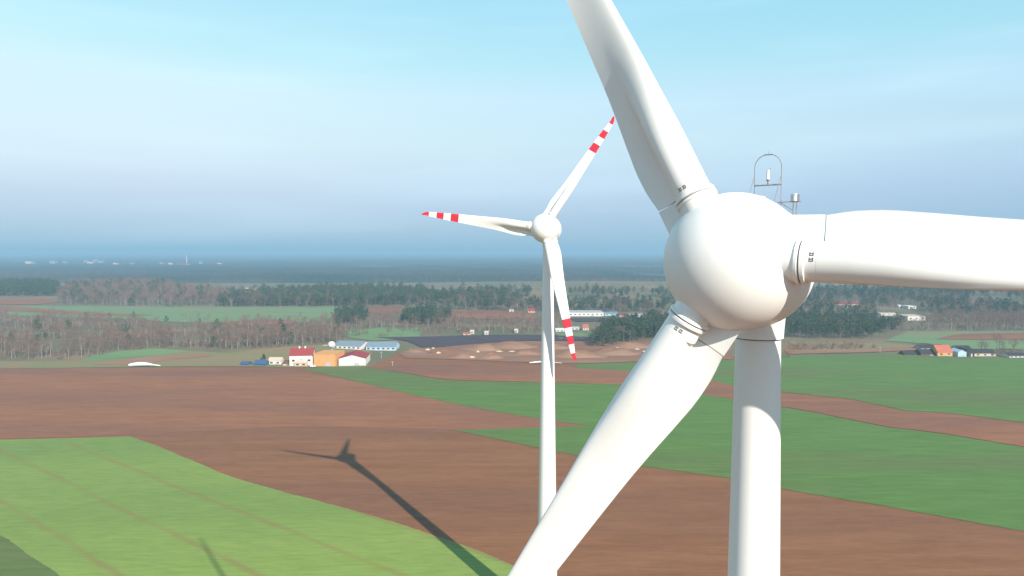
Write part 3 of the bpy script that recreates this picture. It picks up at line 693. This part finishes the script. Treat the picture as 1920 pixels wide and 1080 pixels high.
def protos(kind, fn, hs, twigs, barks, n):
    out_ = []
    for i, h in enumerate(hs):
        tv, cv = fn(h, 100 + i * 7 + len(kind), n)
        out_.append((tv, cv, barks[i % len(barks)], twigs[i % len(twigs)]))
    PROTO[kind] = out_
protos('bare', bare_parts, [17, 14, 19, 12, 16], [M['twig'], M['twig'], M['twig_red']], [M['bark'], M['birch'], M['bark']], 190)
protos('bush', bush_parts, [5, 6.5, 4], [M['twig'], M['twig_red']], [M['bark']], 90)
protos('pine', pine_parts, [19, 16, 22, 14], [M['needle']], [M['bark']], 190)
def merged_meshes(kind):
    res = []
    for tv, cv, bk, tw in PROTO[kind]:
        v = np.array(tv.v + cv.v, dtype=np.float32); tris, ms = [], []
        for f in tv.f:
            for k in range(1, len(f) - 1): tris.append((f[0], f[k], f[k + 1])); ms.append(0)
        o = len(tv.v)
        for f in cv.f: tris.append(tuple(i + o for i in f)); ms.append(1)
        res.append((v, np.array(tris, dtype=np.int32), np.array(ms, dtype=np.int32), bk, tw))
    return res
def inside(pt, poly):
    x, y = pt; c = False; n = len(poly); j = n - 1
    for i in range(n):
        xi, yi = poly[i]; xj, yj = poly[j]
        if (yi > y) != (yj > y) and x < (xj - xi) * (y - yi) / (yj - yi) + xi: c = not c
        j = i
    return c
EXCL = [[ground(*q) for q in e] for e in ([(1640, 616), (1742, 616), (1742, 586), (1640, 586)], [(1555, 590), (1615, 590), (1615, 568), (1555, 568)], [(1680, 586), (1725, 586), (1725, 574), (1680, 574)], [(60, 655), (150, 652), (170, 640), (90, 637)], [(330, 646), (420, 644), (430, 632), (350, 630)])]
def scatter(px_poly, spacing, seed, gap=0.0, gscale=.01):
    random.seed(seed)
    poly = [ground(*p) for p in px_poly]
    x0, x1 = min(p[0] for p in poly), max(p[0] for p in poly); y0, y1 = min(p[1] for p in poly), max(p[1] for p in poly)
    pts = []
    y = y0
    while y < y1:
        x = x0
        while x < x1:
            p = (x + random.uniform(-.5, .5) * spacing, y + random.uniform(-.5, .5) * spacing)
            if inside(p, poly) and (gap == 0 or noise.noise((p[0] * gscale, p[1] * gscale, seed)) > gap - .5 + random.uniform(-.08, .08)) and not any(inside(p, e) for e in EXCL):
                pts.append(p)
            x += spacing
        y += spacing
    return pts
def stuff_mesh(name, label, cat, items):
    """items: (kind, variant, x, y, scale, rot) merged into one object"""
    cache = {k: merged_meshes(k) for k in set(i[0] for i in items)}
    mats, V, T, MI, off = [], [], [], [], 0
    def mi_of(m):
        if m not in mats: mats.append(m)
        return mats.index(m)
    for kind, var, x, y, s, r in items:
        v, t, ms, bk, tw = cache[kind][var % len(cache[kind])]
        c, sn = math.cos(r) * s, math.sin(r) * s
        w_ = np.empty_like(v); w_[:, 0] = v[:, 0] * c - v[:, 1] * sn + x; w_[:, 1] = v[:, 0] * sn + v[:, 1] * c + y; w_[:, 2] = v[:, 2] * s + height(x, y)
        V.append(w_); T.append(t + off); off += len(v)
        a, b_ = mi_of(bk), mi_of(tw); MI.append(np.where(ms == 0, a, b_))
    V = np.concatenate(V); T = np.concatenate(T); MI = np.concatenate(MI)
    me = bpy.data.meshes.new(name); me.vertices.add(len(V)); me.vertices.foreach_set('co', V.ravel())
    me.loops.add(T.size); me.loops.foreach_set('vertex_index', T.ravel().astype(np.int32))
    me.polygons.add(len(T)); me.polygons.foreach_set('loop_start', np.arange(0, T.size, 3, dtype=np.int32)); me.polygons.foreach_set('material_index', MI.astype(np.int32))
    for m in mats: me.materials.append(m)
    me.update(calc_edges=True); me.validate()
    print(name, len(items), 'trees', len(T), 'tris')
    return tag(link(bpy.data.objects.new(name, me)), label, cat, None, 'stuff')
PARTS = {}
def tree(kind, name, var, x, y, s, label, cat, group):
    key = (kind, var % len(PROTO[kind]))
    o = empty(name, (x, y, height(x, y)), random.random() * 6.28, label, cat, group); o.scale = (s, s, s)
    if key not in PARTS:
        tv, cv, bk, tw = PROTO[kind][key[1]]
        PARTS[key] = (tv.build('trunk', bk, o), cv.build('crown', tw, o))
    else:
        for p in PARTS[key]:
            c = p.copy(); C.objects.link(c); c.parent = o
    return o
ALL = []   # (kind, pts) collected; nearest become trees of their own
def belt(poly, spacing, seed, mix, label, cat, name, group, gap=0.0, gscale=.01, own=0):
    pts = scatter(poly, spacing, seed, gap, gscale); random.seed(seed + 1)
    items = [(random.choices([m[0] for m in mix], [m[1] for m in mix])[0], random.randrange(60), p[0], p[1], random.uniform(.55, 1.15), random.random() * 6.28) for p in pts]
    items.sort(key=lambda i: i[3])
    k = 0; rest = []
    for it in items:
        if k < own and it[0] == name[0]: tree(it[0], name[1], it[1], it[2], it[3], it[4], label, cat, group); k += 1
        else: rest.append(it)
    return rest
W = []
# scrubby belt behind the left fields
W += belt([(-60, 668), (60, 676), (150, 674), (225, 660), (300, 651), (430, 655), (520, 650), (600, 645), (640, 641), (655, 634), (640, 612), (560, 608), (440, 612), (320, 606), (200, 600), (100, 597), (0, 592), (-80, 588)], 7.5, 11, [('bare', .62), ('bush', .36), ('pine', .02)],
          'leafless brown tree in the scrubby belt behind the left fields', 'tree', ('bare', 'bare_tree'), 'leafless trees of the left belt', .47, .016, 170)
W += belt([(-60, 668), (60, 677), (150, 675), (225, 661), (300, 652), (430, 656), (520, 651), (600, 646), (640, 642), (600, 634), (430, 645), (300, 640), (200, 650), (100, 660), (-60, 650)], 6.5, 19, [('bare', .8), ('bush', .2)],
          'leafless brown tree at the near edge of the belt behind the left fields', 'tree', ('bare', 'bare_tree'), 'leafless trees at the near edge of the left belt', .25, .02, 60)
W += belt([(640, 650), (700, 642), (790, 638), (810, 630), (780, 612), (700, 606), (660, 612)], 8, 12, [('bare', .5), ('bush', .5)], 'leafless tree in the thicket behind the blue-roofed sheds', 'tree', ('bare', 'bare_tree'), 'leafless trees behind the blue-roofed sheds', .5, .015, 20)
W += belt([(800, 626), (900, 625), (1000, 626), (1060, 620), (1040, 603), (960, 600), (860, 600), (800, 605)], 9, 13, [('bare', .6), ('bush', .4)], 'leafless tree in the thicket beyond the dark field', 'tree', ('bare', 'bare_tree'), 'leafless trees beyond the dark field', .35, .012, 0)
W += belt([(625, 609), (680, 609), (690, 600), (680, 592), (640, 594)], 7, 14, [('pine', 1)], 'dark pine in the left one of two round clumps', 'tree', ('pine', 'pine_tree'), 'pines of the left round clump', 0, .01, 40)
W += belt([(690, 618), (740, 616), (745, 604), (700, 602)], 7, 24, [('bare', 1)], 'leafless tree between the two round pine clumps', 'tree', ('bare', 'bare_tree'), 'leafless trees between the pine clumps', 0, .01, 20)
W += belt([(752, 607), (800, 611), (845, 607), (842, 596), (800, 590), (760, 594)], 7, 15, [('pine', 1)], 'dark pine in the right one of two round clumps', 'tree', ('pine', 'pine_tree'), 'pines of the right round clump', 0, .01, 50)
W += belt([(1112, 652), (1150, 651), (1170, 645), (1250, 634), (1300, 630), (1290, 612), (1240, 606), (1150, 618), (1110, 640)], 6.5, 16, [('pine', .93), ('bare', .07)], 'dark pine in the wood beyond the sand pit', 'tree', ('pine', 'pine_tree'), 'pines beyond the sand pit', 0, .01, 90)
W += belt([(1475, 634), (1560, 637), (1640, 636), (1680, 622), (1700, 612), (1640, 606), (1540, 604), (1475, 602)], 7.5, 17, [('pine', .82), ('bare', .18)], 'dark pine in the wood right of the near tower', 'tree', ('pine', 'pine_tree'), 'pines right of the near tower', .12, .01, 110)
W += belt([(1670, 621), (1800, 621), (2000, 622), (2000, 600), (1860, 596), (1760, 600), (1690, 608)], 8, 18, [('bare', .9), ('bush', .1)], 'leafless tree in the right-hand belt above the green field', 'tree', ('bare', 'bare_tree'), 'leafless trees of the right-hand belt', .12, .01, 60)
W += belt([(1480, 658), (1600, 656), (1650, 652), (1600, 648), (1480, 648)], 7, 28, [('bush', 1)], 'low brown thicket in the rough strip right of the near tower', 'bush', ('bush', 'bush'), 'bushes in the rough strip right of the near tower', .4, .02, 40)
W += belt([(1820, 669), (1900, 669), (1960, 668), (1960, 660), (1860, 658)], 8, 29, [('bare', .5), ('bush', .5)], 'leafless garden tree among the houses at the right edge', 'tree', ('bare', 'bare_tree'), 'garden trees of the right hamlet', .3, .02, 8)
stuff_mesh('woodland', 'scattered leafless trees and thickets filling the middle distance', 'woodland', W)
# single trees that stand out
gx, gy = ground(1478, 670)
random.seed(5); tv, cv = bush_parts(13, 5, 420); o = empty('autumn_tree', (gx, gy, 0), 0, 'rust-orange autumn tree peeping out right of the near tower', 'tree'); tv.build('trunk', M['bark'], o); cv.build('crown', M['rust_leaf'], o)
gx, gy = ground(490, 684); tv, cv = pine_parts(9, 8, 120); o = empty('pine_tree', (gx, gy + 6, 0), 0, 'small lone fir behind the larger blue shed', 'tree'); tv.build('trunk', M['bark'], o); cv.build('crown', M['needle'], o)
for px, py, s_ in ((72, 610, 1.0), (250, 604, .9), (162, 603, .8), (312, 610, .9), (85, 640, .8), (242, 652, .8)):
    gx, gy = ground(px, py); tree('pine', 'pine_tree', px, gx, gy, s_ * .8, 'single dark evergreen standing out of the leafless left belt', 'tree', 'single evergreens in the left belt')

# woods of the middle distance (beyond counting)
W2 = []
def wood(poly, spacing, seed, mix, gap=0.0, gscale=.006):
    pts = scatter(poly, spacing, seed, gap, gscale); random.seed(seed)
    for p in pts: W2.append((random.choices([m[0] for m in mix], [m[1] for m in mix])[0], random.randrange(60), p[0], p[1], random.uniform(.95, 1.35), random.random() * 6.28))
wood([(-100, 556), (60, 556), (108, 556), (112, 545), (60, 538), (-100, 536)], 9, 31, [('pine', .95), ('bare', .05)])
wood([(112, 572), (200, 574), (400, 575), (640, 575), (640, 566), (440, 560), (430, 552), (330, 541), (250, 537), (130, 540), (110, 556)], 9.5, 32, [('bare', .9), ('pine', .1)])
wood([(400, 575), (560, 575), (640, 575), (800, 573), (845, 569), (800, 552), (640, 548), (470, 556)], 9.5, 33, [('pine', .75), ('bare', .25)])
wood([(840, 581), (1000, 585), (1040, 586), (1240, 586), (1280, 580), (1280, 576), (1040, 577), (900, 568), (840, 568)], 10, 34, [('pine', .5), ('bare', .5)], .3)
wood([(830, 568), (950, 568), (1000, 565), (1280, 560), (1280, 552), (900, 552), (830, 556)], 12, 36, [('pine', .6), ('bare', .4)], .2)
wood([(1480, 600), (1600, 598), (1700, 606), (1800, 600), (2000, 598), (2000, 566), (1480, 566)], 13, 35, [('bare', .55), ('pine', .45)], .42)
wood([(1480, 566), (2000, 566), (2000, 552), (1480, 552)], 14, 37, [('pine', .75), ('bare', .25)], .2)
stuff_mesh('forest', 'mixed pine and leafless woods stretching behind the middle fields', 'forest', W2)

# ------------------------------------------------------------ far woods up to the horizon: one rough canopy
def canopy():
    ds, d = [], 2180.0
    while d < 48000: ds.append(d); d *= 1.0075
    ang = np.linspace(-.72, .72, 760); nA = len(ang)
    v = np.empty((len(ds), nA, 3), dtype=np.float32)
    r2 = np.random.default_rng(3)
    for i, d in enumerate(ds):
        x = d * np.tan(ang); v[i, :, 0] = x; v[i, :, 1] = d + r2.uniform(-.3, .3, nA) * d * .0075
        for k in range(nA):
            p = (x[k] * .00045, d * .0008, 0)
            open_ = noise.noise((x[k] * .0005, d * .0011, 9.1)) + .35 * noise.noise((x[k] * .003, d * .004, 2))
            base = 17 + 3 * noise.noise((x[k] * .004, d * .004, 5))
            hh = base * max(0, min(1, (.36 - open_) * 9)) 
            v[i, k, 2] = hh * (r2.uniform(.55, 1.1) if hh > 2 else 1) - 1.5
    v[0, :, 2] = -2
    idx = np.arange(len(ds) * nA).reshape(len(ds), nA)
    q = np.stack([idx[:-1, :-1], idx[:-1, 1:], idx[1:, 1:], idx[1:, :-1]], -1).reshape(-1, 4)
    V = v.reshape(-1, 3)
    me = bpy.data.meshes.new('far_forest'); me.vertices.add(len(V)); me.vertices.foreach_set('co', V.ravel())
    me.loops.add(q.size); me.loops.foreach_set('vertex_index', q.ravel().astype(np.int32)); me.polygons.add(len(q)); me.polygons.foreach_set('loop_start', np.arange(0, q.size, 4, dtype=np.int32))
    me.materials.append(mat('far_canopy', (.022, .045, .036), (.05, .06, .045), .004, (1, 1.5, 1), 0, 1, 8, .4, .65, (.085, .065, .055), .0009)); me.update(calc_edges=True)
    tag(link(bpy.data.objects.new('far_forest', me)), 'dark forest plain fading blue towards the horizon', 'forest', None, 'stuff')
canopy()

# ------------------------------------------------------------ haze
hz = MB(); hz.box(-60000, 60000, -51500, 60000, -3.0, 172.0)
ho = hz.build('haze', [], None); tag(ho, kind='stuff')
hm = bpy.data.materials.new('haze'); hm.use_nodes = True; t = hm.node_tree; t.nodes.clear()
oo = t.nodes.new('ShaderNodeOutputMaterial'); pv = t.nodes.new('ShaderNodeVolumePrincipled'); t.links.new(pv.outputs[0], oo.inputs['Volume'])
pv.inputs['Color'].default_value = (.365, .585, .775, 1); pv.inputs['Density'].default_value = 1.9e-4; pv.inputs['Anisotropy'].default_value = 0.0
ho.data.materials.append(hm)
